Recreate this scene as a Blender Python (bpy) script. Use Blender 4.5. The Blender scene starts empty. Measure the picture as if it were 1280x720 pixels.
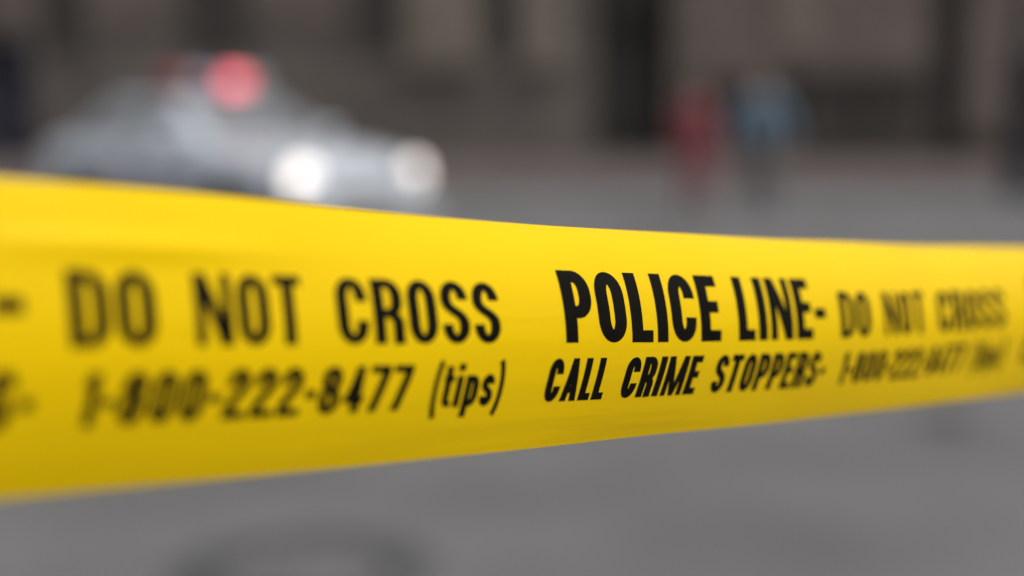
import bpy, bmesh, math, random
import numpy as np
from mathutils import Vector, Matrix
R = math.radians
random.seed(7)
S = bpy.context.scene
COL = S.collection

# ------------------------------------------------------------------ camera
CAM_H = 1.3
F_PX = 1778.0                                   # 50 mm on a 36 mm sensor, 1280 px wide
PITCH = math.atan((360 - 139) / F_PX)
cam = bpy.data.cameras.new('camera')
cam.lens = 50.0; cam.sensor_width = 36.0
cam.clip_start = 0.02; cam.clip_end = 2000
cam.dof.use_dof = True
cam.dof.focus_distance = 0.469
cam.dof.aperture_fstop = 2.8
cam.dof.aperture_blades = 0
cam_ob = bpy.data.objects.new('camera', cam); COL.objects.link(cam_ob)
cam_ob.location = (0, 0, CAM_H)
cam_ob.rotation_euler = (math.pi/2 - PITCH, 0, 0)
S.camera = cam_ob

# ------------------------------------------------------------------ light
SUN_ELEV, SUN_AZ = R(58), R(128)                # azimuth clockwise from +Y, behind the camera to the right
w = bpy.data.worlds.new('World'); S.world = w; w.use_nodes = True
nt = w.node_tree
bg = nt.nodes['Background']
sky = nt.nodes.new('ShaderNodeTexSky'); sky.sky_type = 'NISHITA'; sky.sun_disc = False
sky.sun_elevation = SUN_ELEV; sky.sun_rotation = SUN_AZ
sky.dust_density = 4.0; sky.air_density = 1.2
hs = nt.nodes.new('ShaderNodeHueSaturation'); hs.inputs['Saturation'].default_value = 0.22
nt.links.new(sky.outputs[0], hs.inputs['Color']); nt.links.new(hs.outputs[0], bg.inputs[0])
bg.inputs[1].default_value = 0.10
sl = bpy.data.lights.new('sun', 'SUN'); sl.energy = 1.5; sl.angle = R(35); sl.color = (1.0, 0.955, 0.9)
so = bpy.data.objects.new('sun', sl); COL.objects.link(so)
sd = Vector((math.sin(SUN_AZ)*math.cos(SUN_ELEV), math.cos(SUN_AZ)*math.cos(SUN_ELEV), math.sin(SUN_ELEV)))
so.rotation_euler = sd.to_track_quat('Z', 'Y').to_euler()
so.location = (0, 0, 30)
vs = S.view_settings
vs.view_transform = 'Standard'; vs.look = 'None'; vs.gamma = 1; vs.use_curve_mapping = False
vs.exposure = 0.36
S.cycles.use_denoising = True
S.cycles.max_bounces = 8

# ------------------------------------------------------------------ helpers
def ray(px, py):
    x = (px - 640) / F_PX; u = (360 - py) / F_PX
    c, s = math.cos(PITCH), math.sin(PITCH)
    return Vector((x, c + u*s, -s + u*c))
def ground(px, py):
    d = ray(px, py); t = -CAM_H / d.z
    return Vector((d.x*t, d.y*t, 0))
def at(px, py, Y):
    d = ray(px, py); t = Y / d.y
    return Vector((0, 0, CAM_H)) + d*t

MATS = {}
def mat(name, col, rough=0.6, metal=0.0, var=0.0, scale=8.0, bump=0.0, bscale=60.0, emit=None, estr=0.0,
        spec=0.5, col2=None, trans=0.0, coat=0.0, detail=4.0):
    if name in MATS: return MATS[name]
    m = bpy.data.materials.new(name); m.use_nodes = True
    n = m.node_tree.nodes; l = m.node_tree.links
    p = n['Principled BSDF']
    p.inputs['Base Color'].default_value = (*col, 1)
    p.inputs['Roughness'].default_value = rough; p.inputs['Metallic'].default_value = metal
    p.inputs['Specular IOR Level'].default_value = spec
    p.inputs['Coat Weight'].default_value = coat; p.inputs['Coat Roughness'].default_value = 0.08
    if trans: p.inputs['Transmission Weight'].default_value = trans
    if emit: p.inputs['Emission Color'].default_value = (*emit, 1); p.inputs['Emission Strength'].default_value = estr
    tc = n.new('ShaderNodeTexCoord')
    if var or col2:
        t = n.new('ShaderNodeTexNoise'); t.inputs['Scale'].default_value = scale; t.inputs['Detail'].default_value = detail
        l.new(tc.outputs['Object'], t.inputs['Vector'])
        r = n.new('ShaderNodeValToRGB')
        a = tuple(max(0, c*(1-var)) for c in col); b = col2 or tuple(min(1, c*(1+var)) for c in col)
        r.color_ramp.elements[0].position = 0.32; r.color_ramp.elements[1].position = 0.68
        r.color_ramp.elements[0].color = (*a, 1); r.color_ramp.elements[1].color = (*b, 1)
        l.new(t.outputs['Fac'], r.inputs['Fac']); l.new(r.outputs['Color'], p.inputs['Base Color'])
    if bump:
        t2 = n.new('ShaderNodeTexNoise'); t2.inputs['Scale'].default_value = bscale; t2.inputs['Detail'].default_value = 5
        l.new(tc.outputs['Object'], t2.inputs['Vector'])
        bp = n.new('ShaderNodeBump'); bp.inputs['Strength'].default_value = bump; bp.inputs['Distance'].default_value = 0.02
        l.new(t2.outputs['Fac'], bp.inputs['Height']); l.new(bp.outputs['Normal'], p.inputs['Normal'])
    MATS[name] = m
    return m

def tag(o, label=None, cat=None, group=None, kind=None):
    if label: o['label'] = label
    if cat: o['category'] = cat
    if group: o['group'] = group
    if kind: o['kind'] = kind
    return o
def empty(name, loc=(0, 0, 0), rz=0, parent=None):
    o = bpy.data.objects.new(name, None); COL.objects.link(o)
    o.location = loc; o.rotation_euler = (0, 0, rz); o.empty_display_size = 0.1
    if parent: o.parent = parent
    return o
def link(name, me, m=None, parent=None, smooth=False):
    o = bpy.data.objects.new(name, me); COL.objects.link(o)
    if m: me.materials.append(m)
    if parent: o.parent = parent
    if smooth:
        for p in me.polygons: p.use_smooth = True
    return o
class MB:
    def __init__(self): self.bm = bmesh.new()
    def box(self, a, b, bevel=0.0):
        a, b = Vector(a), Vector(b); c = (a+b)/2; s = b-a
        r = bmesh.ops.create_cube(self.bm, size=1, matrix=Matrix.Translation(c) @ Matrix.Diagonal((abs(s.x), abs(s.y), abs(s.z), 1)))
        if bevel:
            es = list({e for v in r['verts'] for e in v.link_edges})
            bmesh.ops.bevel(self.bm, geom=es, offset=bevel, segments=2, affect='EDGES', profile=0.5)
        return self
    def cyl(self, p0, p1, r0, r1=None, n=20, caps=True):
        p0, p1 = Vector(p0), Vector(p1); r1 = r0 if r1 is None else r1
        d = p1-p0; q = d.to_track_quat('Z', 'Y').to_matrix().to_4x4()
        bmesh.ops.create_cone(self.bm, cap_ends=caps, segments=n, radius1=r0, radius2=r1, depth=d.length,
                              matrix=Matrix.Translation((p0+p1)/2) @ q)
        return self
    def lathe(self, prof, n=32, M=Matrix.Identity(4)):
        rings = []
        for r, z in prof:
            rings.append([self.bm.verts.new(M @ Vector((r*math.cos(2*math.pi*i/n), r*math.sin(2*math.pi*i/n), z))) for i in range(n)])
        for a, b in zip(rings, rings[1:]):
            for i in range(n): self.bm.faces.new((a[i], a[(i+1) % n], b[(i+1) % n], b[i]))
        if prof[0][0] > 1e-6: self.bm.faces.new(rings[0][::-1])
        if prof[-1][0] > 1e-6: self.bm.faces.new(rings[-1])
        return self
    def prism(self, pts, axis, a, b):
        def P(u, v, t): return {'x': (t, u, v), 'y': (u, t, v), 'z': (u, v, t)}[axis]
        A = [self.bm.verts.new(P(u, v, a)) for u, v in pts]; B = [self.bm.verts.new(P(u, v, b)) for u, v in pts]
        n = len(pts); self.bm.faces.new(A[::-1]); self.bm.faces.new(B)
        for i in range(n): self.bm.faces.new((A[i], A[(i+1) % n], B[(i+1) % n], B[i]))
        return self
    def slab(self, q, t):
        """quad q (4 points) thickened by t along its normal"""
        q = [Vector(p) for p in q]; nrm = (q[1]-q[0]).cross(q[3]-q[0]).normalized()
        A = [self.bm.verts.new(p - nrm*t*0.5) for p in q]; B = [self.bm.verts.new(p + nrm*t) for p in q]
        self.bm.faces.new(A[::-1]); self.bm.faces.new(B)
        for i in range(4): self.bm.faces.new((A[i], A[(i+1) % 4], B[(i+1) % 4], B[i]))
        return self
    def mesh(self, name):
        bmesh.ops.recalc_face_normals(self.bm, faces=self.bm.faces)
        me = bpy.data.meshes.new(name); self.bm.to_mesh(me); self.bm.free(); return me
    def build(self, name, m, parent=None, smooth=False):
        o = link(name, self.mesh(name), m, parent)
        if smooth: autosmooth(o.data)
        return o
def autosmooth(me, ang=40):
    bm = bmesh.new(); bm.from_mesh(me)
    for f in bm.faces: f.smooth = True
    for e in bm.edges:
        if len(e.link_faces) == 2 and e.calc_face_angle(0) > R(ang): e.smooth = False
    bm.to_mesh(me); bm.free()
def bake(o):
    """apply the modifiers of o into its mesh"""
    dg = bpy.context.evaluated_depsgraph_get(); dg.update()
    me = bpy.data.meshes.new_from_object(o.evaluated_get(dg))
    o.modifiers.clear(); o.data = me
    return o

# ------------------------------------------------------------------ materials
def asphalt(name, col, patchy=0.25, agg=True):
    m = bpy.data.materials.new(name); m.use_nodes = True
    n = m.node_tree.nodes; l = m.node_tree.links; p = n['Principled BSDF']
    p.inputs['Roughness'].default_value = 0.85; p.inputs['Specular IOR Level'].default_value = 0.3
    tc = n.new('ShaderNodeTexCoord')
    a = n.new('ShaderNodeTexNoise'); a.inputs['Scale'].default_value = 0.9; a.inputs['Detail'].default_value = 6
    b = n.new('ShaderNodeTexNoise'); b.inputs['Scale'].default_value = 55; b.inputs['Detail'].default_value = 3
    v = n.new('ShaderNodeTexVoronoi'); v.inputs['Scale'].default_value = 140
    for t in (a, b, v): l.new(tc.outputs['Object'], t.inputs['Vector'])
    r = n.new('ShaderNodeValToRGB'); r.color_ramp.elements[0].position = 0.3; r.color_ramp.elements[1].position = 0.7
    r.color_ramp.elements[0].color = (*[c*(1-patchy) for c in col], 1); r.color_ramp.elements[1].color = (*[c*(1+patchy) for c in col], 1)
    l.new(a.outputs['Fac'], r.inputs['Fac'])
    mx = n.new('ShaderNodeMixRGB'); mx.blend_type = 'MULTIPLY'; mx.inputs['Fac'].default_value = 0.7
    r2 = n.new('ShaderNodeValToRGB'); r2.color_ramp.elements[0].color = (0.55, 0.55, 0.55, 1); r2.color_ramp.elements[1].color = (1.35, 1.35, 1.35, 1)
    l.new(b.outputs['Fac'], r2.inputs['Fac']); l.new(r.outputs[0], mx.inputs[1]); l.new(r2.outputs[0], mx.inputs[2])
    l.new(mx.outputs[0], p.inputs['Base Color'])
    bp = n.new('ShaderNodeBump'); bp.inputs['Strength'].default_value = 0.5; bp.inputs['Distance'].default_value = 0.006
    l.new(v.outputs['Distance'], bp.inputs['Height']); l.new(bp.outputs[0], p.inputs['Normal'])
    MATS[name] = m; return m
ASPHALT = asphalt('asphalt', (0.138, 0.137, 0.136), 0.22)
PAVE = asphalt('pavement_concrete', (0.112, 0.090, 0.088), 0.15)
SOIL = asphalt('ground_surface', (0.13, 0.125, 0.12), 0.2)
STONE = mat('dark_stone', (0.104, 0.091, 0.083), 0.9, var=0.25, scale=1.3, bump=0.4, bscale=25, spec=0.2)  # dark grey-brown stone, tone varied by noise
STONE_LIGHT = mat('pale_stone', (0.165, 0.141, 0.118), 0.85, var=0.2, scale=2, bump=0.3, bscale=30, spec=0.2)
STONE_WARM = mat('warm_stone', (0.122, 0.101, 0.092), 0.85, var=0.25, scale=1.6, bump=0.3, bscale=30, spec=0.2)
DARK_GLASS = mat('dark_window_glass', (0.042, 0.037, 0.033), 0.3, spec=0.4)
DARK_FRAME = mat('dark_painted_frame', (0.036, 0.031, 0.027), 0.5, var=0.2, scale=6, spec=0.3)
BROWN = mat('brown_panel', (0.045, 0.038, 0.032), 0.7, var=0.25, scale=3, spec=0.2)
BLUE_DOOR = mat('dark_blue_paint', (0.018, 0.018, 0.032), 0.5, var=0.2, scale=4, spec=0.3)
BLACK_IRON = mat('black_iron', (0.01, 0.01, 0.013), 0.5, var=0.3, scale=10, spec=0.3)
STEEL = mat('galvanised_steel', (0.35, 0.36, 0.37), 0.45, 0.8, var=0.2, scale=20)

# ------------------------------------------------------------------ setting
def sheet(name, x0, x1, y0, y1, z, m, n=1):
    bm = bmesh.new()
    bmesh.ops.create_grid(bm, x_segments=n, y_segments=n, size=0.5,
                          matrix=Matrix.Translation(((x0+x1)/2, (y0+y1)/2, z)) @ Matrix.Diagonal((x1-x0, y1-y0, 1, 1)))
    me = bpy.data.meshes.new(name); bm.to_mesh(me); bm.free()
    return tag(link(name, me, m), kind='structure')
KERB_Y, WALL_Y = 23.5, 35.0
sheet('ground', -600, 600, -400, 800, -0.02, SOIL)
sheet('road', -120, 120, -12, KERB_Y - 0.01, 0.0, ASPHALT)
pv = MB().box((-120, KERB_Y+0.301, -0.018), (120, WALL_Y+6, 0.125)).build('pavement', PAVE); tag(pv, kind='structure')
KERB = mat('kerb_concrete', (0.14, 0.122, 0.12), 0.9, var=0.2, scale=3, bump=0.3)
kb = empty('kerb'); tag(kb, kind='structure')
kme = MB().box((0.004, 0, -0.016), (2.396, 0.30, 0.13), 0.02).mesh('kerb_stone'); kme.materials.append(KERB)
for i in range(-8, 9):
    o = bpy.data.objects.new('kerb_stone', kme); COL.objects.link(o); o.parent = kb; o.location = (i*2.4, KERB_Y, 0)

# ------------------------------------------------------------------ police line tape
W = 0.076
NV = 40
TP = dict(y0=0.42658, z0=1.23279, th=0.79428, k=-0.03054, k2=0.16350, a=-0.09695, b=0.01908, b3=0.02129)
vv = np.linspace(0, 1, NV+1)
PHI_T, PHI_B, EXT = R(56), R(18), 0.75             # roll-back of the top edge, tuck-under of the bottom edge
def curl(u):
    """how far the top of the tape leans back: little near the left end, more beyond it"""
    t = min(1, max(0, (u+.14)/.18)); return .46 + .54*t*t*(3-2*t)
dv = W/NV
GG = np.linspace(0, 1, 41); TH = []; TV = []; TPHI = []
for g in GG:
    ph_ = g*PHI_T*np.clip(1-vv/EXT, 0, None)**2 - PHI_B*np.clip((vv-0.45)/0.55, 0, None)
    hz_ = np.concatenate([[0], np.cumsum(.5*(np.sin(ph_[1:])+np.sin(ph_[:-1]))*dv)])
    vt_ = -np.concatenate([[0], np.cumsum(.5*(np.cos(ph_[1:])+np.cos(ph_[:-1]))*dv)])
    TH.append(hz_-hz_[NV//2]); TV.append(vt_-vt_[NV//2]); TPHI.append(ph_)
TH, TV, TPHI = np.array(TH), np.array(TV), np.array(TPHI)
def lut(T, g, v):
    i = min(39, int(g*40)); t = g*40-i; x = min(max(v, 0), 1)*NV; j = min(NV-1, int(x)); q = x-j
    return float((T[i, j]*(1-q)+T[i, j+1]*q)*(1-t) + (T[i+1, j]*(1-q)+T[i+1, j+1]*q)*t)
U0, U1 = -1.30, 2.70
uu = np.arange(U0, U1+0.0005, 0.001)
uc = np.clip(uu, -0.25, 0.45)
ANG = TP['th'] + TP['k']*uc + TP['k2']*uc**2
CX = np.cumsum(np.sin(ANG))*.001; CY = np.cumsum(np.cos(ANG))*.001
CX -= np.interp(0, uu, CX); CY -= np.interp(0, uu, CY); CY += TP['y0']
slope = TP['a'] + 2*TP['b']*uc + 3*TP['b3']*uc**2
slope += 0.06*np.clip(uu-0.45, 0, None) + 0.03*np.clip(uu+0.25, None, 0)
CZ = np.cumsum(slope)*.001; CZ -= np.interp(0, uu, CZ); CZ += TP['z0']
def v_of(frac, g=0.78):
    T = np.array([lut(TV, g, float(v)) for v in vv]); return float(np.interp(frac, (T[0]-T)/(T[0]-T[-1]), vv))
def wave(u, v):
    """slack in the plastic: long shallow ripples"""
    return (0.00045*math.sin(9*u + 2.2*v + 0.7) + 0.00030*math.sin(23*u - 3.1*v)
            + 0.00012*math.sin(61*u + 5*v + 1.3) + 0.0002*math.sin(37*u+.4)*math.exp(-v/.07) + 0.00012*math.sin(43*u+2)*math.exp(-(1-v)/.06)
            + 0.0014*math.exp(-((u+0.125)/0.04)**2 - ((v-0.20)/0.04)**2)
            - 0.0005*math.exp(-((u-0.30)/0.05)**2 - ((v-0.75)/0.12)**2))
def tape_pt(u, v, off=0.0):
    a = float(np.interp(u, uu, ANG)); g = curl(u); hz = lut(TH, g, v); vt = lut(TV, g, v); ph = lut(TPHI, g, v)
    n = Vector((math.cos(a), -math.sin(a), 0))                     # towards the camera side
    nn = n*math.cos(ph) + Vector((0, 0, 1))*math.sin(ph)
    c = Vector((float(np.interp(u, uu, CX)), float(np.interp(u, uu, CY)), float(np.interp(u, uu, CZ))))
    return c + n*hz + Vector((0, 0, vt)) + nn*(wave(u, v)+off)
def tape_material():
    m = bpy.data.materials.new('yellow_polythene'); m.use_nodes = True
    n = m.node_tree.nodes; l = m.node_tree.links; p = n['Principled BSDF']; out = n['Material Output']
    tc = n.new('ShaderNodeTexCoord')
    mp = n.new('ShaderNodeMapping'); mp.inputs['Scale'].default_value = (14, 14, 14)
    t = n.new('ShaderNodeTexNoise'); t.inputs['Scale'].default_value = 1.0; t.inputs['Detail'].default_value = 5
    l.new(tc.outputs['Object'], mp.inputs[0]); l.new(mp.outputs[0], t.inputs['Vector'])
    r = n.new('ShaderNodeValToRGB'); r.color_ramp.elements[0].position = .3; r.color_ramp.elements[1].position = .7
    r.color_ramp.elements[0].color = (0.87, 0.575, 0.0, 1); r.color_ramp.elements[1].color = (0.90, 0.605, 0.0, 1)
    l.new(t.outputs['Fac'], r.inputs['Fac']); l.new(r.outputs[0], p.inputs['Base Color'])
    p.inputs['Roughness'].default_value = 0.32; p.inputs['Specular IOR Level'].default_value = 0.17
    b1 = n.new('ShaderNodeTexNoise'); b1.inputs['Scale'].default_value = 260; b1.inputs['Detail'].default_value = 3
    l.new(tc.outputs['Object'], b1.inputs['Vector'])
    bp = n.new('ShaderNodeBump'); bp.inputs['Strength'].default_value = 0.06; bp.inputs['Distance'].default_value = 0.001
    l.new(b1.outputs['Fac'], bp.inputs['Height'])
    uvn = n.new('ShaderNodeUVMap'); uvn.uv_map = 'film'
    m2 = n.new('ShaderNodeMapping'); m2.inputs['Scale'].default_value = (7, 9, 1)
    b2 = n.new('ShaderNodeTexNoise'); b2.inputs['Scale'].default_value = 1.0; b2.inputs['Detail'].default_value = 3
    l.new(uvn.outputs[0], m2.inputs[0]); l.new(m2.outputs[0], b2.inputs['Vector'])
    bp2 = n.new('ShaderNodeBump'); bp2.inputs['Strength'].default_value = 0.28; bp2.inputs['Distance'].default_value = 0.0012
    l.new(b2.outputs['Fac'], bp2.inputs['Height']); l.new(bp.outputs[0], bp2.inputs['Normal']); l.new(bp2.outputs[0], p.inputs['Normal'])
    tr = n.new('ShaderNodeBsdfTranslucent'); tr.inputs['Color'].default_value = (0.8, 0.5, 0.0, 1)
    mx = n.new('ShaderNodeMixShader'); mx.inputs[0].default_value = 0.10
    l.new(p.outputs[0], mx.inputs[1]); l.new(tr.outputs[0], mx.inputs[2]); l.new(mx.outputs[0], out.inputs['Surface'])
    return m
us = np.concatenate([np.arange(U0, -0.3, 0.02), np.arange(-0.3, 0.5, 0.004), np.arange(0.5, U1+0.001, 0.02)])
verts = [tape_pt(float(u), float(v)) for u in us for v in vv]
nv = NV+1
faces = [(i*nv+j, i*nv+j+1, (i+1)*nv+j+1, (i+1)*nv+j) for i in range(len(us)-1) for j in range(NV)]
me = bpy.data.meshes.new('barrier_tape'); me.from_pydata(verts, [], faces); me.update()
uvl = me.uv_layers.new(name='film')
for lp_ in me.loops: uvl.data[lp_.index].uv = (us[lp_.vertex_index//nv], vv[lp_.vertex_index % nv])
tape = link('barrier_tape', me, tape_material(), smooth=True)
tag(tape, 'yellow plastic police barrier tape with black lettering stretched across the street', 'tape')
# make sure the front faces the camera, then give it a film thickness
f0 = me.polygons[len(me.polygons)//2]
if f0.normal.dot(Vector((0, 0, CAM_H)) - f0.center) < 0: me.flip_normals()
md = tape.modifiers.new('film', 'SOLIDIFY'); md.thickness = 0.00004; md.offset = -1
bake(tape); autosmooth(tape.data, 40)

# --- lettering: every glyph drawn with an elliptical pen, cap height 1
def arc(cx, cy, rx, ry, a0, a1, n=10):
    return [(cx+rx*math.cos(R(a0+(a1-a0)*i/n)), cy+ry*math.sin(R(a0+(a1-a0)*i/n))) for i in range(n+1)]
def bez(p0, p1, p2, p3, n=12):
    o = []
    for i in range(n+1):
        t = i/n; q = 1-t
        o.append(tuple(q**3*p0[k]+3*q*q*t*p1[k]+3*q*t*t*p2[k]+t**3*p3[k] for k in (0, 1)))
    return o
def clean(path):
    o = [path[0]]
    for p in path[1:]:
        if math.dist(p, o[-1]) > 1e-4: o.append(p)
    return o
def ribbon(path, hx, hy, closed=False):
    path = clean(path)
    if closed and math.dist(path[0], path[-1]) < 1e-4: path = path[:-1]
    n = len(path); L = []; Q = []
    for i in range(n):
        a = path[(i-1) % n] if (closed or i > 0) else path[i]
        b = path[(i+1) % n] if (closed or i < n-1) else path[i]
        tx, ty = b[0]-a[0], b[1]-a[1]; d = math.hypot(tx, ty) or 1
        nx, ny = -ty/d, tx/d
        L.append((path[i][0]+nx*hx, path[i][1]+ny*hy)); Q.append((path[i][0]-nx*hx, path[i][1]-ny*hy))
    return [[L[i], L[(i+1) % n], Q[(i+1) % n], Q[i]] for i in range(n if closed else n-1)]
def bar(x0, y0, x1, y1): return [[(x0, y0), (x1, y0), (x1, y1), (x0, y1)]]
def loop(x0, x1, y0, y1, ry):
    xm, rx = (x0+x1)/2, (x1-x0)/2
    return arc(xm, y1-ry, rx, ry, 0, 180, 16) + arc(xm, y0+ry, rx, ry, 180, 360, 16)
def glyph(ch, hx, hy):
    """-> (pieces, width); a piece is a list of polygons"""
    w = {'I': 2*hx, 'E': .43, 'L': .40, 'T': .46, 'M': .76, 'N': .56, 'A': .56, '-': .24, '1': .30, '(': .24, ')': .24,
         't': .32, 'i': 2*hx, 'p': .46, 's': .42, 'F': .42}.get(ch, .50)
    x0, x1, y0, y1 = hx, w-hx, hy, 1-hy; xm = w/2; rx = (x1-x0)/2; ry = .24; s = 2*hx; k = []
    if ch in 'O0': k = [ribbon(loop(x0, x1, y0, y1, ry), hx, hy, True)]
    elif ch == 'C':
        k = [ribbon([(x1, .64)] + arc(xm, y1-ry, rx, ry, 0, 180, 16) + arc(xm, y0+ry, rx, ry, 180, 360, 16) + [(x1, .36)], hx, hy)]
    elif ch in 'Ss':
        p = ([(x1, .70)] + arc(xm, y1-ry*.9, rx, ry*.9, 0, 180, 16) +
             bez((x0, .70), (x0, .50), (x1, .52), (x1, .30), 14) +
             arc(xm, y0+ry*.9, rx, ry*.9, 0, -180, 16) + [(x0, .31)])
        if ch == 's': p = [(x, y*.73) for x, y in p]
        k = [ribbon(p, hx, hy*(.9 if ch == 's' else 1))]
    elif ch == 'D':
        k = [bar(0, 0, s, 1), ribbon([(s*.9, y1), (xm-.02, y1)] + arc(xm-.02, y1-ry, x1-xm+.02, ry, 90, 0) +
                                     arc(xm-.02, y0+ry, x1-xm+.02, ry, 0, -90) + [(s*.9, y0)], hx, hy)]
    elif ch in 'PR':
        ym = .42 if ch == 'P' else .47; r2 = (y1-ym)/2*.85
        k = [bar(0, 0, s, 1), ribbon([(s*.9, y1), (xm, y1)] + arc(xm, y1-r2, x1-xm, r2, 90, 0) + arc(xm, ym+r2, x1-xm, r2, 0, -90) + [(s*.9, ym)], hx, hy)]
        if ch == 'R': k.append(ribbon([(xm-.03, ym-.005)] + arc(xm-.03, ym-.16, x1-xm+.03, .155, 90, 0) + [(x1, .1), (x1+.012, 0)], hx, hy))
    elif ch == 'L': k = [bar(0, 0, s, 1), bar(s*.95, 0, w, 2*hy)]
    elif ch == 'I': k = [bar(0, 0, s, 1)]
    elif ch == 'E': k = [bar(0, 0, s, 1), bar(s*.95, 0, w, 2*hy), bar(s*.95, 1-2*hy, w, 1), bar(s*.95, .52-hy, w*.93, .52+hy)]
    elif ch == 'T': k = [bar(xm-hx, 0, xm+hx, 1-1.9*hy), bar(0, 1-2*hy, w, 1)]
    elif ch == 'N': k = [bar(0, 0, s*.78, 1), bar(w-s*.78, 0, w, 1), [[(w-s*.98, 0), (w-.001, 0), (s*.97, 1), (.001, 1)]]]
    elif ch == 'M':
        k = [bar(0, 0, s*.8, 1), bar(w-s*.8, 0, w, 1), [[(xm-hx*.7, 0), (xm+hx*.7, 0), (s*.95, 1), (.001, 1)]],
             [[(xm-hx*.7, 0), (xm+hx*.7, 0), (w-.001, 1), (w-s*.95, 1)]]]
    elif ch == 'A':
        k = [[[(0, 0), (s*.95, 0), (xm+hx*.8, 1), (xm-hx*.9, 1)]], [[(w-s*.95, 0), (w, 0), (xm+hx*.9, 1), (xm-hx*.8, 1)]],
             bar(xm-.14, .20, xm+.14, .20+1.7*hy)]
    elif ch == '-': k = [bar(0, .34, w, .34+2.3*hy)]
    elif ch == '1': k = [bar(w-s, 0, w, 1), [[(0, .70), (w-s*.9, .78), (w-s*.9, 1), (w-s*.9-.05, .94)]]]
    elif ch == '8':
        k = [ribbon(loop(x0+.015, x1-.015, .51, y1, .19), hx, hy, True), ribbon(loop(x0, x1, y0, .515, .2), hx, hy, True)]
    elif ch == '2':
        k = [ribbon([(x0, .64)] + arc(xm, y1-ry, rx, ry, 180, 0, 16) + bez((x1, .74), (x1, .52), (x0, .42), (x0, 1.4*hy), 14), hx, hy), bar(0, 0, w, 2*hy)]
    elif ch == '4':
        a = w-s*1.35
        k = [bar(a, 0, a+s, 1), bar(0, .21, w, .21+1.9*hy), [[(0, .21), (s*.95, .21), (a+.02, .82), (a+.02, 1)]]]
    elif ch == '7': k = [bar(0, 1-2*hy, w, 1), [[(w*.14, 0), (w*.14+s, 0), (w, 1-2*hy), (w-s*1.05, 1-2*hy)]]]
    elif ch in '()':
        p = [(w*.82-.10, 1.08), (w*.42-.1, .80), (w*.35-.1, .42), (w*.35-.1, .30), (w*.42-.1, .02), (w*.82-.1, -.26)]
        p = bez((w*.85, 1.06), (w*.20, .80), (w*.20, .02), (w*.85, -.24), 16)
        if ch == ')': p = [(w-x, y) for x, y in p]
        k = [ribbon(p, hx*.75, hy)]
    elif ch == 't':
        k = [ribbon([(w*.42, .95), (w*.42, .22)] + bez((w*.42, .22), (w*.42, .09), (w*.55, hy), (w*.98, hy), 8), hx, hy*.9), bar(0, .73-1.8*hy, w, .73)]
    elif ch == 'i': k = [bar(0, 0, s, .73), bar(0, .83, s, 1)]
    elif ch == 'p':
        k = [bar(0, -.25, s, .73), ribbon([(s*.8, .73-hy), (xm, .73-hy)] + arc(xm, .73-hy-.2, x1-xm, .2, 90, 0) + arc(xm, hy+.2, x1-xm, .2, 0, -90) + [(s*.8, hy)], hx, hy)]
    return k, w
INK = mat('black_print', (0.005, 0.004, 0.002), 0.5, spec=0.08, var=0.25, scale=90)
KINDNAME = {'-': 'dash', '(': 'bracket', ')': 'bracket'}
def letter_mesh(ch, ua, kx, cap, vbase, hx, hy, shear, name):
    pieces, w = glyph(ch, hx, hy)
    bm = bmesh.new()
    for q, polys in enumerate(pieces):
        cache = {}
        def V(p):
            key = (round(p[0], 5), round(p[1], 5))
            if key not in cache: cache[key] = bm.verts.new((p[0], p[1], q*0.1))
            return cache[key]
        for poly in polys:
            vs_ = []
            for p in poly:
                x = V(p)
                if x not in vs_: vs_.append(x)
            if len(vs_) > 2:
                try: bm.faces.new(vs_)
                except ValueError: pass
    step = 0.0012/cap
    z = -0.3
    while z < 1.15:
        g = bm.verts[:] + bm.edges[:] + bm.faces[:]
        bmesh.ops.bisect_plane(bm, geom=g, plane_co=(0, z, 0), plane_no=(0, 1, 0), dist=1e-6); z += step
    for v in bm.verts:
        x, y, q = v.co
        u = ua + (x + shear*(y-.5)) * kx * cap
        v.co = tape_pt(u, vbase - y*cap/W + 0.02*math.sin(2*math.pi*(u-.03)/.68), 0.00008 + q*0.0002)
    bmesh.ops.recalc_face_normals(bm, faces=bm.faces)
    me = bpy.data.meshes.new(name); bm.to_mesh(me); bm.free()
    for p in me.polygons: p.use_smooth = True
    me.materials.append(INK)
    return me, w
def word(text, ua, ub, top, base, hx, hy, shear, parent, gap=.085, joined=None):
    vb = v_of(base); cap = (vb - v_of(top))*W
    ws = [glyph(c, hx, hy)[1] for c in text]
    tot = sum(ws) + gap*(len(text)-1); kx = (ub-ua)/(tot*cap); x = 0
    for c, wd in zip(text, ws):
        nm = KINDNAME.get(c, 'digit' if c.isdigit() else 'letter')
        me, _ = letter_mesh(c, ua + x*kx*cap, kx, cap, vb, hx, hy, shear, nm)
        o = link(nm, me)
        o.parent = parent
        if joined is not None: joined.append(o)
        x += wd + gap
PERIOD = 0.3255
def phrase(ub, words, label, base_label=True):
    g = empty('lettering', parent=tape); g['label'] = label
    for wd in words:
        t, a, b, top, base, hx, hy, sh = wd
        word(t, ub+a, ub+b, top, base, hx, hy, sh, g)
PL = [('POLICE', .0005, .0807, .208, .525, .105, .086, 0.0), ('LINE', .0911, .1388, .208, .525, .105, .086, 0.0), ('-', .1406, .1480, .210, .525, .10, .072, 0.0)]
DNC = [('DO', .1585, .1813, .275, .525, .096, .070, 0.0), ('NOT', .1922, .2252, .275, .525, .096, .070, 0.0), ('CROSS', .2363, .2976, .275, .525, .096, .070, 0.0)]
CCS = [('CALL', -.0072, .0208, .594, .789, .115, .086, .22), ('CRIME', .0294, .0698, .594, .789, .115, .086, .22), ('STOPPERS-', .0784, .1495, .594, .789, .11, .084, .22)]
TEL = [('1-800-222-8477', .1610, .2620, .608, .790, .104, .080, .17), ('(tips)', .2705, .2995, .608, .790, .104, .080, .17)]
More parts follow.
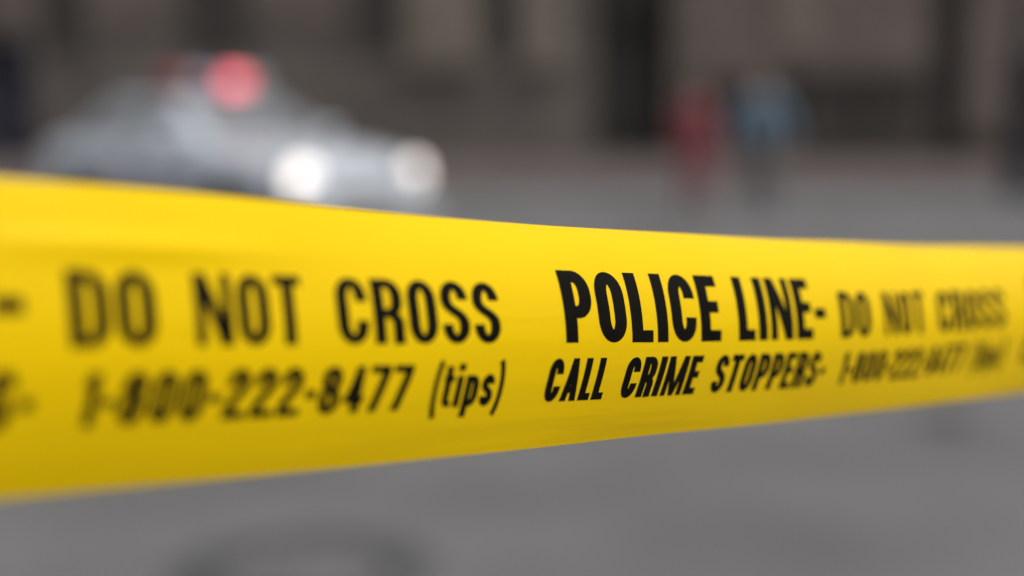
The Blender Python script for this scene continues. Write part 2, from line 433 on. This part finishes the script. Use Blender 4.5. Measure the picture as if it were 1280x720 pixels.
for kk, u0 in enumerate((0.0233-PERIOD, 0.0233, 0.0233+PERIOD)):
    phrase(u0, PL, 'large bold black words POLICE LINE')
    phrase(u0, DNC, 'black words DO NOT CROSS')
    phrase(u0, CCS, 'slanted bold black words CALL CRIME STOPPERS')
    phrase(u0, TEL, 'slanted black telephone number 1-800-222-8477 (tips)')

# posts that carry the tape, both out of the frame
def tape_post(u, name_label):
    p = tape_pt(u, .5)
    a = float(np.interp(u, uu, ANG)); n = Vector((math.cos(a), -math.sin(a), 0))
    base = p - n*0.031; base.z = 0
    t = empty('steel_post', base)
    MB().lathe([(0.0, 0.0), (0.16, 0.0), (0.16, 0.018), (0.05, 0.03), (0.05, 0.05), (0.0, 0.05)]).build('base_plate', STEEL, t, True)
    MB().cyl((0, 0, .04), (0, 0, 1.62), 0.03, n=28).build('pole', STEEL, t, True)
    MB().lathe([(0.0, 1.61), (0.034, 1.61), (0.034, 1.63), (0.02, 1.65), (0.0, 1.655)]).build('cap', STEEL, t, True)
    tag(t, name_label, 'post')
tape_post(U1-0.004, 'galvanised steel post holding the far end of the barrier tape')
tape_post(U0+0.004, 'galvanised steel post holding the near end of the barrier tape')

# ------------------------------------------------------------------ covers in the road
def manhole(c, r, label, cat_name, rim_dark, cov):
    t = empty(cat_name, (c.x, c.y, 0.0))
    MB().lathe([(r*.80, .002), (r*.80, .014), (r*1.0, .014), (r*1.3, .010), (r*1.34, .0015)], 56).build('rim', rim_dark, t, True)
    b = MB(); b.lathe([(0, .004), (0, .010), (r*.76, .010), (r*.76, .003)], 56)
    b.build('cover_plate', cov, t, True)
    s = MB(); g = r*.15
    for i in range(-5, 6):
        for j in range(-5, 6):
            if math.hypot(i*g, j*g) < r*.68: s.box((i*g-g*.3, j*g-g*.3, .0095), (i*g+g*.3, j*g+g*.3, .015))
    s.build('tread_pattern', cov, t)
    tag(t, label, 'manhole cover')
RIM = mat('tarred_rim', (0.068, 0.068, 0.068), 0.8, var=0.25, scale=9, bump=.3)
COVER = mat('worn_cast_iron', (0.16, 0.158, 0.156), 0.6, 0.2, var=0.3, scale=14, bump=.2)
manhole(ground(382, 712), 0.285, 'round worn iron manhole cover with wide dark rim in the asphalt', 'manhole_cover', RIM, COVER)
manhole(ground(1185, 530), 0.10, 'small dark round valve cover in the asphalt', 'valve_cover', RIM, RIM)

# ------------------------------------------------------------------ buildings
def X(px, Y=WALL_Y): return (px-640)/F_PX*Y
def Z(py, Y=WALL_Y): return at(640, py, Y).z
def window(parent, x0, x1, z0, z1, y, fm, gm, depth=.22, mull=1):
    f = MB(); t = .09
    f.box((x0, y-.03, z0), (x0+t, y+.1, z1)).box((x1-t, y-.03, z0), (x1, y+.1, z1))
    f.box((x0+t, y-.028, z1-t), (x1-t, y+.1, z1)).box((x0+t, y-.028, z0), (x1-t, y+.1, z0+t))
    fo = f.build('window', fm, parent)
    n = mull+1; cw = (x1-x0-2*t)/n
    for i in range(n):
        MB().box((x0+t+i*cw+.02, y+.02, z0+t+.01), (x0+t+(i+1)*cw-.02, y+.04, z1-t-.01)).build('pane', gm, fo)
    for i in range(1, n):
        MB().box((x0+t+i*cw-.02, y-.01, z0+t), (x0+t+i*cw+.02, y+.07, z1-t)).build('mullion', fm, fo)
    return fo
def wall_with_holes(x0, x1, z0, z1, y0, y1, holes):
    """wall slab split into rectangles round the holes (x0,x1,z0,z1)"""
    b = MB()
    xs = sorted({x0, x1, *[h[0] for h in holes], *[h[1] for h in holes]})
    for a, c in zip(xs, xs[1:]):
        hs_ = sorted([h for h in holes if h[0] < (a+c)/2 < h[1]], key=lambda h: h[2])
        z = z0
        for h in hs_:
            if h[2] > z+1e-4: b.box((a, y0, z), (c, y1, h[2]))
            z = h[3]
        if z1 > z: b.box((a, y0, z), (c, y1, z1))
    bmesh.ops.remove_doubles(b.bm, verts=b.bm.verts, dist=1e-4)
    return b
def roof_block(parent, x0, x1, z, m):
    MB().box((x0-.25, WALL_Y-.35, z+.002), (x1+.02, WALL_Y+10, z+.35)).build('cornice', m, parent)

# left: dark stone block, windows in pale surrounds above a plinth
bA = empty('stone_building', (0, 0, 0.125))
xa0, xa1 = -30.0, X(742)
HA = 13.0
hol = []
winA = [(X(58), X(112)), (X(232), X(308)), (X(440), X(498)), (X(606), X(642))]
for k in range(-3, 0): winA.append((X(58)+k*4.0-.2, X(112)+k*4.0+.2))
for a, b in winA:
    hol.append((a, b, 2.45, 4.9)); hol.append((a, b, 6.6, 8.7)); hol.append((a, b, 9.9, 11.8))
door = (X(-62), X(48), 0.0, 2.95)
hol2 = [h for h in hol if not (h[0] < door[1] and h[1] > door[0] and h[2] < 3.2)]
wall_with_holes(xa0, xa1, 0, HA, WALL_Y, WALL_Y+.5, hol2 + [door]).build('wall', STONE, bA)
MB().box((xa0, WALL_Y+.75, 0), (xa1, WALL_Y+10, HA-.01)).build('inner_volume', DARK_FRAME, bA)
for h in hol2: window(bA, h[0]+.004, h[1]-.004, h[2]+.004, h[3]-.004, WALL_Y+.22, DARK_FRAME, DARK_GLASS)
for (a, b) in ((X(508), X(600)), (X(650), X(704))):
    pl = MB().box((a, WALL_Y-.16, 2.35), (b, WALL_Y-.002, 5.6), .02).build('pilaster', STONE_LIGHT, bA)
    MB().box((a-.1, WALL_Y-.24, 2.2), (b+.1, WALL_Y-.003, 2.345), .02).build('pilaster_base', STONE_LIGHT, pl)
for (a, b) in ((X(120), X(224)), (X(318), X(432)), (X(0), X(52))):
    MB().box((a, WALL_Y-.1, 3.3), (b, WALL_Y-.002, 5.6), .02).build('pilaster', STONE_WARM, bA)
MB().box((door[1]+.01, WALL_Y-.12, 0), (xa1, WALL_Y-.003, .55), .02).build('plinth', STONE, bA)
MB().box((xa0, WALL_Y-.30, 5.65), (xa1, WALL_Y-.004, 6.0), .03).build('string_course', STONE_LIGHT, bA)
d1 = empty('double_door', parent=bA)
for s_ in (0, 1):
    wd = (door[1]-door[0])/2; x = door[0]+s_*wd
    lf = MB().box((x+.01, WALL_Y+.40, .02), (x+wd-.01, WALL_Y+.46, 2.9)).build('door_leaf', BLUE_DOOR, d1)
    MB().box((door[0]+wd-.14+s_*.22, WALL_Y+.33, .95), (door[0]+wd-.08+s_*.22, WALL_Y+.40, 1.25), .01).build('handle', STEEL, d1)
roof_block(bA, xa0, xa1, HA, STONE_LIGHT)
tag(bA, 'dark grey stone building with pale pilasters behind the police car', 'building')

# middle: narrow dark entrance bay
bE = empty('entrance_bay', (0, 0, 0.125))
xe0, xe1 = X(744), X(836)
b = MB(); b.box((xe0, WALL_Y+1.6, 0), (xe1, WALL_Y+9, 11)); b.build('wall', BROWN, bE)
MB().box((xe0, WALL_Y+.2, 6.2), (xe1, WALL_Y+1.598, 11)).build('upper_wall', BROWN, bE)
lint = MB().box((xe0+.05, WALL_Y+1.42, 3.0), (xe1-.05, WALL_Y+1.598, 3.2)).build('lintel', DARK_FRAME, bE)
for s_ in (0, 1):
    wd = (xe1-xe0-.16)/2; x = xe0+.08+s_*wd
    lf = MB().box((x+.01, WALL_Y+1.50, .02), (x+wd-.01, WALL_Y+1.59, 2.99)).build('door_leaf', DARK_FRAME, bE)
    MB().box((x+.12, WALL_Y+1.485, .5), (x+wd-.12, WALL_Y+1.499, 2.8)).build('pane', DARK_GLASS, lf)
    MB().box((xe0+.08+wd-.12+s_*.2, WALL_Y+1.42, .9), (xe0+.08+wd-.08+s_*.2, WALL_Y+1.484, 1.4), .01).build('handle', STEEL, lf)
window(bE, xe0+.2, xe1-.2, 3.4, 5.6, WALL_Y+1.50, DARK_FRAME, DARK_GLASS)
MB().box((xe0-.0, WALL_Y-.02, 0), (xe1, WALL_Y+1.41, .12)).build('step', STONE, bE)
tag(bE, 'dark recessed entrance bay between two stone facades', 'building')

# right: warm stone shop with dark shopfront
bB = empty('shop_building', (0, 0, 0.125))
xb0, xb1 = X(838), X(1156)
HB = 10.5
sh = [(X(850), X(918)), (X(930), X(1000)), (X(1012), X(1078)), (X(1090), X(1146))]
hb = [(a, c, .45, 1.95) for a, c in sh] + [(a, c, 5.4, 7.4) for a, c in sh] + [(a, c, 8.1, 9.8) for a, c in sh]
wall_with_holes(xb0, xb1, 0, HB, WALL_Y, WALL_Y+.45, hb).build('wall', STONE_WARM, bB)
MB().box((xb0, WALL_Y+.7, 0), (xb1, WALL_Y+10, HB-.01)).build('inner_volume', DARK_FRAME, bB)
for h in hb: window(bB, h[0]+.004, h[1]-.004, h[2]+.004, h[3]-.004, WALL_Y+.12, DARK_FRAME, DARK_GLASS)
MB().box((xb0+.05, WALL_Y-.06, .0), (xb1-.05, WALL_Y-.002, .42), .01).build('stall_riser', BROWN, bB)
MB().box((X(985), WALL_Y-.10, 2.02), (xb1-.05, WALL_Y-.002, 2.16), .01).build('transom', BROWN, bB)
for (a, c) in sh[:-1]:
    MB().box((c-.0, WALL_Y-.07, .43), (c+.2, WALL_Y-.003, 2.0), .01).build('shopfront_pillar', BROWN, bB)
MB().box((X(965), WALL_Y-.09, 2.6), (X(1012), WALL_Y-.002, 5.0), .02).build('pilaster', STONE_LIGHT, bB)
MB().box((xb0+.02, WALL_Y-.22, 4.75+.3), (xb1-.02, WALL_Y-.1, 4.98+.3), .02).build('string_course', STONE_LIGHT, bB)
roof_block(bB, xb0+.3, xb1, HB, STONE_LIGHT)
tag(bB, 'warm brown stone building with low dark shopfront windows', 'building')

bD = empty('dark_building', (0, 0, 0.125))
xd0, xd1 = X(1158), X(1200)
MB().box((xd0, WALL_Y+.35, 0), (xd1, WALL_Y+9, 9.8)).build('wall', DARK_FRAME, bD)
MB().cyl((xd0+.35, WALL_Y+.28, 0), (xd0+.35, WALL_Y+.28, 9.8), .06).build('downpipe', BLACK_IRON, bD, True)
tag(bD, 'narrow dark infill wall with a downpipe beside the brown building', 'wall')

bC = empty('corner_building', (0, 0, 0.125))
xc0, xc1 = X(1202), 34.0
wc = [(xc0+1.2+i*3.0, xc0+3.2+i*3.0) for i in range(6)]
hc = [(a, c, .7, 2.1) for a, c in wc] + [(a, c, 4.9, 7.0) for a, c in wc]
wall_with_holes(xc0, xc1, 0, 9.2, WALL_Y, WALL_Y+.45, hc).build('wall', STONE_WARM, bC)
MB().box((xc0, WALL_Y+.7, 0), (xc1, WALL_Y+10, 9.19)).build('inner_volume', DARK_FRAME, bC)
for h in hc: window(bC, h[0]+.004, h[1]-.004, h[2]+.004, h[3]-.004, WALL_Y+.12, DARK_FRAME, DARK_GLASS)
MB().box((xc0+.02, WALL_Y-.08, 0), (xc1, WALL_Y-.002, 2.0-1.35), .01).build('plinth', BROWN, bC)
roof_block(bC, xc0+.3, xc1, 9.2, STONE_LIGHT)
tag(bC, 'brown stone corner building behind the black lamp post', 'building')

# ------------------------------------------------------------------ lamp post
LY = 21.5
lp = empty('lamp_post', (X(1276, LY), LY, 0.0))
MB().lathe([(0, 0), (.30, 0), (.30, .18), (.25, .25), (.235, 1.95), (.26, 2.0), (.26, 2.12), (.15, 2.25), (.12, 2.3), (0, 2.3)], 16).build('base', BLACK_IRON, lp, True)
MB().lathe([(.115, 2.28), (.09, 4.2), (.07, 6.0), (.06, 6.2)], 16).build('shaft', BLACK_IRON, lp, True)
arm = MB().cyl((-.02, 0, 6.1), (-.9, 0, 6.45), .035, n=12).build('arm', BLACK_IRON, lp, True)
hd = MB().lathe([(0, 0), (.05, .02), (.2, .14), (.23, .2), (0, .2)][::-1], 20, Matrix.Translation((-.95, 0, 6.52)) @ Matrix.Rotation(math.pi, 4, 'X')).build('lamp_shade', BLACK_IRON, lp, True)
MB().lathe([(0, 6.22), (.13, 6.26), (.15, 6.31), (0, 6.32)], 20, Matrix.Translation((-.95, 0, .01))).build('lens', mat('frosted_lamp_glass', (.6, .58, .52), .4), hd, True)
tag(lp, 'black cast iron lamp post with thick base standing on the roadside', 'lamp post')

# ------------------------------------------------------------------ police car
WHITE = mat('white_car_paint', (0.57, 0.61, 0.67), 0.32, coat=.7, var=0.04, scale=3)
CARGLASS = mat('sky_pale_car_glass', (0.16, 0.17, 0.18), 0.06, spec=1.0)  # grey base colour lightened to imitate sky reflected in the glass
RUBBER = mat('tyre_rubber', (0.015, 0.015, 0.016), 0.8, var=.2, scale=30)
RIMM = mat('wheel_steel', (0.30, 0.30, 0.31), 0.35, 0.7)
BLACKPL = mat('black_plastic', (0.016, 0.016, 0.018), 0.45)
CHROME = mat('chrome', (0.55, 0.56, 0.58), 0.12, 1.0)
BLUESTRIPE = mat('blue_stripe', (0.05, 0.09, 0.28), 0.35)
REDSTRIPE = mat('red_stripe', (0.35, 0.03, 0.05), 0.35)
HEAD_R = mat('headlamp_lit', (.9, .88, .85), 0.2, emit=(1.0, 0.89, 0.82), estr=1.45)
HEAD_L = mat('headlamp_lit_dim', (.9, .88, .85), 0.2, emit=(1.0, 0.86, 0.78), estr=1.4)
RED_LIT = mat('red_beacon_lit', (.7, .05, .06), 0.2, emit=(1.0, 0.20, 0.24), estr=1.7)
RED_OFF = mat('red_beacon', (.30, .02, .03), 0.2, coat=.5)
BLUE_OFF = mat('blue_beacon', (.10, .12, .25), 0.2, coat=.5)
CLEARL = mat('clear_lens', (.45, .46, .48), 0.15)
TAIL = mat('tail_lens', (.25, .01, .012), 0.2)
PLATE = mat('number_plate', (.6, .6, .6), 0.5)

car = empty('police_car', (-3.22, 15.70, 0.0), R(-45.5))
tag(car, 'white police sedan with lit headlights and red roof beacon on the road', 'car')
st = [  # x, half width, z bottom, z shoulder, z top
    (-2.62, .66, .42, .78, .86), (-2.56, .82, .34, .88, .98), (-2.30, .90, .28, .93, 1.04), (-1.70, .93, .24, .95, 1.06),
    (-0.90, .94, .22, .95, 1.02), (0.00, .945, .22, .94, 1.00), (0.80, .94, .22, .93, 1.01), (1.10, .935, .23, .92, 1.02),
    (1.70, .92, .25, .88, .97), (2.20, .89, .28, .82, .90), (2.48, .80, .33, .74, .82), (2.60, .64, .42, .66, .72)]
bm = bmesh.new(); rings = []
for x, hw, zb, zs, zt in st:
    half = [(0, zb), (hw*.55, zb), (hw*.90, zb+.03), (hw*.985, zb+.14), (hw, (zb+zs)/2+.02), (hw*.985, zs-.06), (hw*.93, zs+.005), (hw*.70, zt-.015), (hw*.35, zt), (0, zt+.005)]
    ring = half + [(-y, z) for y, z in half[-2:0:-1]]
    rings.append([bm.verts.new((x, y, z)) for y, z in ring])
for a, c in zip(rings, rings[1:]):
    n = len(a)
    for i in range(n): bm.faces.new((a[i], a[(i+1) % n], c[(i+1) % n], c[i]))
bm.faces.new(rings[0]); bm.faces.new(rings[-1][::-1])
bmesh.ops.recalc_face_normals(bm, faces=bm.faces)
me = bpy.data.meshes.new('body'); bm.to_mesh(me); bm.free()
body = link('body', me, WHITE)
md = body.modifiers.new('sub', 'SUBSURF'); md.levels = 2; md.render_levels = 2
bake(body)
AX = (-1.50, 1.52); TR = .335
for ax in AX:                                          # cut the wheel arches
    cb = MB().cyl((ax, -1.2, TR), (ax, 1.2, TR), .395, n=40).build('cutter', None)
    md = body.modifiers.new('cut', 'BOOLEAN'); md.operation = 'DIFFERENCE'; md.object = cb; md.solver = 'EXACT'
    bake(body); bpy.data.objects.remove(cb, do_unlink=True)
body.parent = car
autosmooth(body.data, 35)
# cabin
def frustum(b0, b1, wb, zb, r0, r1, wr, zr):
    return [Vector(p) for p in ((b0, -wb, zb), (b1, -wb, zb), (b1, wb, zb), (b0, wb, zb), (r0, -wr, zr), (r1, -wr, zr), (r1, wr, zr), (r0, wr, zr))]
C8 = frustum(-1.92, 1.02, .85, .96, -1.12, .22, .62, 1.45)
b = MB(); V8 = [b.bm.verts.new(p) for p in C8]
for f in ((0, 3, 2, 1), (4, 5, 6, 7), (0, 1, 5, 4), (1, 2, 6, 5), (2, 3, 7, 6), (3, 0, 4, 7)): b.bm.faces.new([V8[i] for i in f])
bmesh.ops.bevel(b.bm, geom=b.bm.edges[:], offset=.09, segments=4, affect='EDGES', profile=.5)
b.build('cabin', WHITE, car, True)
def patch(i0, i1, i2, i3, s0, s1, t0, t1, push=.004, sl=0.0, sr=0.0):
    A, B, C, D = (C8[i] for i in (i0, i1, i2, i3))      # A-B bottom, D-C top
    def P(s, t): return (A*(1-s)+B*s)*(1-t) + (D*(1-s)+C*s)*t
    q = [P(s0, t0), P(s1, t0), P(s1-sr, t1), P(s0+sl, t1)]
    n = (q[1]-q[0]).cross(q[3]-q[0]).normalized()
    return [p + n*push for p in q]
MB().slab(patch(1, 2, 6, 5, .08, .92, .10, .90), .008).build('windscreen', CARGLASS, car)
MB().slab(patch(3, 0, 4, 7, .10, .90, .15, .90), .008).build('rear_window', CARGLASS, car)
for i in ((0, 1, 5, 4), (2, 3, 7, 6)):
    fr = (.10, .50, .53, .90)
    MB().slab(patch(*i, fr[0], fr[1], .16, .86, sl=0.03), .008).build('side_window', CARGLASS, car)
    MB().slab(patch(*i, fr[2], fr[3], .16, .86, sr=0.03), .008).build('side_window', CARGLASS, car)
# wheels
wme_t = MB().lathe([(.215, -.10), (.30, -.112), (.33, -.09), (TR, -.05), (TR, .05), (.33, .09), (.30, .112), (.215, .10), (.215, -.10)], 40).mesh('tyre')
wme_r = MB().lathe([(0, .055), (.05, .075), (.07, .06), (.16, .045), (.19, .07), (.214, .095), (.214, -.09), (0, -.09)][::-1], 40).mesh('rim')
wme_h = MB().lathe([(0, .06), (.045, .062), (.04, .098), (0, .10)], 20).mesh('hub_cap')
for m_, k_ in ((wme_t, RUBBER), (wme_r, RIMM), (wme_h, CHROME)): m_.materials.append(k_); autosmooth(m_)
for ax in AX:
    for sd_ in (-1, 1):
        wl = empty('wheel', (ax, sd_*.80, TR), parent=car); wl.rotation_euler = (R(-90*sd_), 0, 0)
        for nm, m_ in (('tyre', wme_t), ('rim', wme_r), ('hub_cap', wme_h)):
            o = bpy.data.objects.new(nm, m_); COL.objects.link(o); o.parent = wl
# front
MB().box((2.50, -.50, .40), (2.615, .50, .60), .02).build('grille', mat('grey_grille', (.16, .165, .175), .4), car)
for i in range(4): MB().box((2.60, -.48, .42+i*.05), (2.63, .48, .432+i*.05)).build('grille_bar', CHROME, car)
for sd_, hm in ((-1, HEAD_R), (1, HEAD_L)):
    h = empty('headlight', (2.43, sd_*.68, .665), parent=car)
    h.rotation_euler = (0, 0, R(sd_*14))
    MB().box((-.10, -.20, -.15), (.055, .20, .15), .04).build('housing', CHROME, h)
    MB().lathe([(0, .10), (.07, .097), (.125, .088), (.15, .07), (.15, 0), (0, 0)][::-1], 28, Matrix.Rotation(math.pi/2, 4, 'Y')).build('lens', hm, h, True)
MB().box((2.42, -.84, .27), (2.66, .84, .41), .05).build('front_bumper', WHITE, car)
MB().box((2.665, -.15, .285), (2.675, .15, .385)).build('number_plate', PLATE, car)
# rear and sides
MB().box((-2.70, -.84, .32), (-2.46, .84, .48), .05).build('rear_bumper', WHITE, car)
for sd_ in (-1, 1):
    MB().box((-2.63, sd_*.62-.16, .66), (-2.50, sd_*.62+.16, .82), .025).build('tail_light', TAIL, car)
    mi = MB().box((.55, sd_*1.03-.11, .98), (.67, sd_*1.03+.11, 1.12), .035).build('wing_mirror', WHITE, car)
    for x in (-.18, -1.12): MB().box((x-.09, sd_*.945-.02, .79), (x+.09, sd_*.945+.02, .82), .008).build('door_handle', CHROME, car)
    for x in (.86, -.30, -1.18): MB().box((x-.006, sd_*.925-.02, .34), (x+.006, sd_*.925+.021, .90)).build('door_seam', BLACKPL, car)
    MB().box((-1.08, sd_*.94-.01, .62), (1.08, sd_*.94+.012, .68)).build('side_stripe', BLUESTRIPE, car)
    MB().box((-1.08, sd_*.94-.01, .57), (1.08, sd_*.94+.012, .60)).build('side_stripe', REDSTRIPE, car)
# light bar
lb = empty('light_bar', (-.12, 0, 1.45), parent=car)
MB().box((-.15, -.60, .05), (.15, .60, .085), .015).box((-.05, -.45, -.005), (.05, -.40, .06)).box((-.05, .40, -.005), (.05, .45, .06)).build('base', BLACKPL, lb)
for i, (y0, y1, m_) in enumerate(((-.60, -.37, RED_OFF), (-.36, -.16, CLEARL), (-.15, .08, BLUE_OFF), (.09, .39, RED_LIT), (.40, .60, CLEARL))):
    MB().box((-.15, y0, .087), (.15, y1, .26), .05).build('beacon', m_, lb)

# ------------------------------------------------------------------ pedestrians
SKIN = mat('skin', (0.42, 0.26, 0.19), 0.55, var=.08, scale=12)
def person(loc, rz, height, top_m, leg_m, shoe_m, hair_m, label, stride=.12, arm=.15, coat=False, longhair=False):
    k = height/1.72
    root = empty('person', loc, rz)
    P = {}; E = []; Rad = {}
    def J(n, x, y, z, r, par=None, r2=None):
        P[n] = len(P); Rad[n] = ((x*k, y*k, z*k), r*k, (r2 or r)*k)
        if par: E.append((P[par], P[n]))
    # y = facing direction is -y
    J('pelvis', 0, 0, .93, .155, None, .115); J('waist', 0, .005, 1.08, .135, 'pelvis', .10); J('chest', 0, .0, 1.27, .165, 'waist', .115)
    J('neckb', 0, .005, 1.43, .085, 'chest', .075); J('neck', 0, -.005, 1.49, .055, 'neckb'); J('jaw', 0, -.02, 1.545, .062, 'neck', .07)
    J('head', 0, -.01, 1.62, .078, 'jaw', .095); J('crown', 0, .0, 1.685, .055, 'head', .068)
    for s, q in ((-1, 'l'), (1, 'r')):
        f = s*stride
        J('hip'+q, s*.09, 0, .86, .098, 'pelvis'); J('knee'+q, s*.10, -f*.6-.02, .49, .062, 'hip'+q); J('ank'+q, s*.105, -f+.03, .09, .042, 'knee'+q)
        J('ball'+q, s*.115, -f-.07, .04, .04, 'ank'+q, .032); J('toe'+q, s*.12, -f-.14, .032, .03, 'ball'+q, .025)
        J('shl'+q, s*.175, .005, 1.385, .068, 'neckb'); J('elb'+q, s*(.21+arm*.5), .03+f*.4, 1.10, .045, 'shl'+q)
        J('wri'+q, s*(.22+arm*.3), -.09+f*.5, .88, .030, 'elb'+q); J('palm'+q, s*(.22+arm*.28), -.11+f*.5, .82, .034, 'wri'+q, .018)
        px, py = s*(.22+arm*.28), -.11+f*.5
        for i, (dy, ln) in enumerate(((-.032, .06), (-.011, .072), (.010, .068), (.030, .052))):
            J('fa%d%s' % (i, q), px+s*.004, py+dy, .785, .0095, 'palm'+q); J('fb%d%s' % (i, q), px-s*.004, py+dy-.004, .785-ln*.6, .0085, 'fa%d%s' % (i, q))
            J('fc%d%s' % (i, q), px-s*.018, py+dy-.008, .785-ln, .007, 'fb%d%s' % (i, q))
        J('th1'+q, px-s*.018, py-.040, .815, .0105, 'palm'+q); J('th2'+q, px-s*.022, py-.058, .785, .009, 'th1'+q)
    names = list(P)
    me = bpy.data.meshes.new('body'); me.from_pydata([Rad[n][0] for n in names], E, [])
    o = link('body', me, SKIN)
    md = o.modifiers.new('skin', 'SKIN'); md.use_smooth_shade = True
    sv = o.data.skin_vertices[0].data
    for n in names: sv[P[n]].radius = (Rad[n][1], Rad[n][2]); sv[P[n]].use_root = (n == 'pelvis')
    m2 = o.modifiers.new('sub', 'SUBSURF'); m2.levels = 1; m2.render_levels = 1
    bake(o); o.parent = root
    if not o.data.materials: o.data.materials.append(SKIN)
    for p in o.data.polygons: p.use_smooth = True
    segs = [(Vector(Rad[names[a]][0]), Vector(Rad[names[c]][0]), names[c]) for a, c in E]
    def near(c):
        best = (9, '')
        for a, d, nm in segs:
            t = max(0, min(1, (c-a).dot(d-a)/max(1e-9, (d-a).length_squared)))
            dd = (c-(a+(d-a)*t)).length
            if dd < best[0]: best = (dd, nm)
        return best[1]
    lab = [near(p.center) for p in o.data.polygons]
    def garment(name, test, off, m):
        bm = bmesh.new(); bm.from_mesh(o.data); bm.faces.ensure_lookup_table()
        kill = [f for i, f in enumerate(bm.faces) if not test(lab[i], f.calc_center_median())]
        bmesh.ops.delete(bm, geom=kill, context='FACES'); bm.normal_update()
        for v in bm.verts:
            v.co += v.normal*(off + .006*math.sin(v.co.z*40+v.co.x*30)*min(1, off*60))
        if name == 'hair':                                # keep the one connected cap of hair
            left = set(bm.verts); best = set()
            while left:
                q = [left.pop()]; isl = set(q)
                while q:
                    for e in q.pop().link_edges:
                        for v in e.verts:
                            if v in left: left.discard(v); isl.add(v); q.append(v)
                if len(isl) > len(best): best = isl
            bmesh.ops.delete(bm, geom=[v for v in bm.verts if v not in best], context='VERTS')
        me = bpy.data.meshes.new(name); bm.to_mesh(me); bm.free(); me.materials.clear()
        g = link(name, me, m, None, True)
        md = g.modifiers.new('cloth', 'SOLIDIFY'); md.thickness = .006; md.offset = 0
        bake(g); g.parent = root
        return g
    lower = .50 if coat else .86
    garment('jacket', lambda n, c: n[:3] in ('wai', 'che', 'nec', 'shl', 'elb', 'wri') and n != 'neck' and c.z < 1.47*k or (n[:3] in ('hip', 'pel', 'kne') and c.z > lower*k and abs(c.x) < .2*k), .016, top_m)
    garment('trousers', lambda n, c: (n[:3] in ('hip', 'kne', 'ank', 'pel')) and c.z < .95*k and c.z > .10*k, .011, leg_m)
    for sgn in (-1, 1): garment('shoe', lambda n, c: n[:3] in ('bal', 'toe', 'ank') and c.z < .13*k and c.x*sgn > 0, .007, shoe_m)
    garment('hair', lambda n, c: n[:3] in ('hea', 'cro', 'jaw') + (('nec',) if longhair else ()) and (c.z > 1.655*k or c.y > .012*k), .014, hair_m)
    # face
    hy = -.105*k
    for s in (-1, 1):
        fb = MB(); bmesh.ops.create_uvsphere(fb.bm, u_segments=10, v_segments=6, radius=.011*k, matrix=Matrix.Translation((s*.030*k, hy+.012*k, 1.628*k)))
        fb.build('eye', mat('eye_dark', (.03, .025, .02), .2), root, True)
    nb = MB(); nb.prism([(-.016*k, 0), (.016*k, 0), (0, .05*k)], 'y', hy-.014*k, hy+.02*k)
    for v in nb.bm.verts: v.co.z += 1.585*k
    nb.build('nose', SKIN, root)
    MB().box((-.022*k, hy+.005*k, 1.553*k), (.022*k, hy+.03*k, 1.563*k), .003).build('mouth', mat('lips', (.3, .12, .1), .5), root)
    tag(root, label, 'person')
    return root
RED_CL = mat('red_cloth', (0.17, 0.032, 0.042), 0.85, var=.15, scale=8)
MAROON = mat('faded_red_cloth', (0.22, 0.075, 0.08), 0.85, var=.2, scale=8)
BLUE_CL = mat('blue_cloth', (0.10, 0.16, 0.22), 0.85, var=.15, scale=8)
DARK_CL = mat('charcoal_cloth', (0.085, 0.088, 0.088), 0.85, var=.15, scale=8)
SHOE = mat('black_shoe', (0.02, 0.02, 0.02), 0.5)
HAIR = mat('dark_hair', (0.02, 0.015, 0.012), 0.6, var=.3, scale=40)
g1 = ground(868, 272); g2 = ground(950, 268)
person((g1.x, g1.y, 0.0), R(12), 1.66, RED_CL, MAROON, SHOE, HAIR, 'person in a red coat and faded red trousers standing on the road', .06, .10, True, True)
person((g2.x, g2.y, 0.0), R(-10), 1.76, BLUE_CL, DARK_CL, SHOE, HAIR, 'person in a blue jacket and charcoal trousers standing on the road', .10, .32)
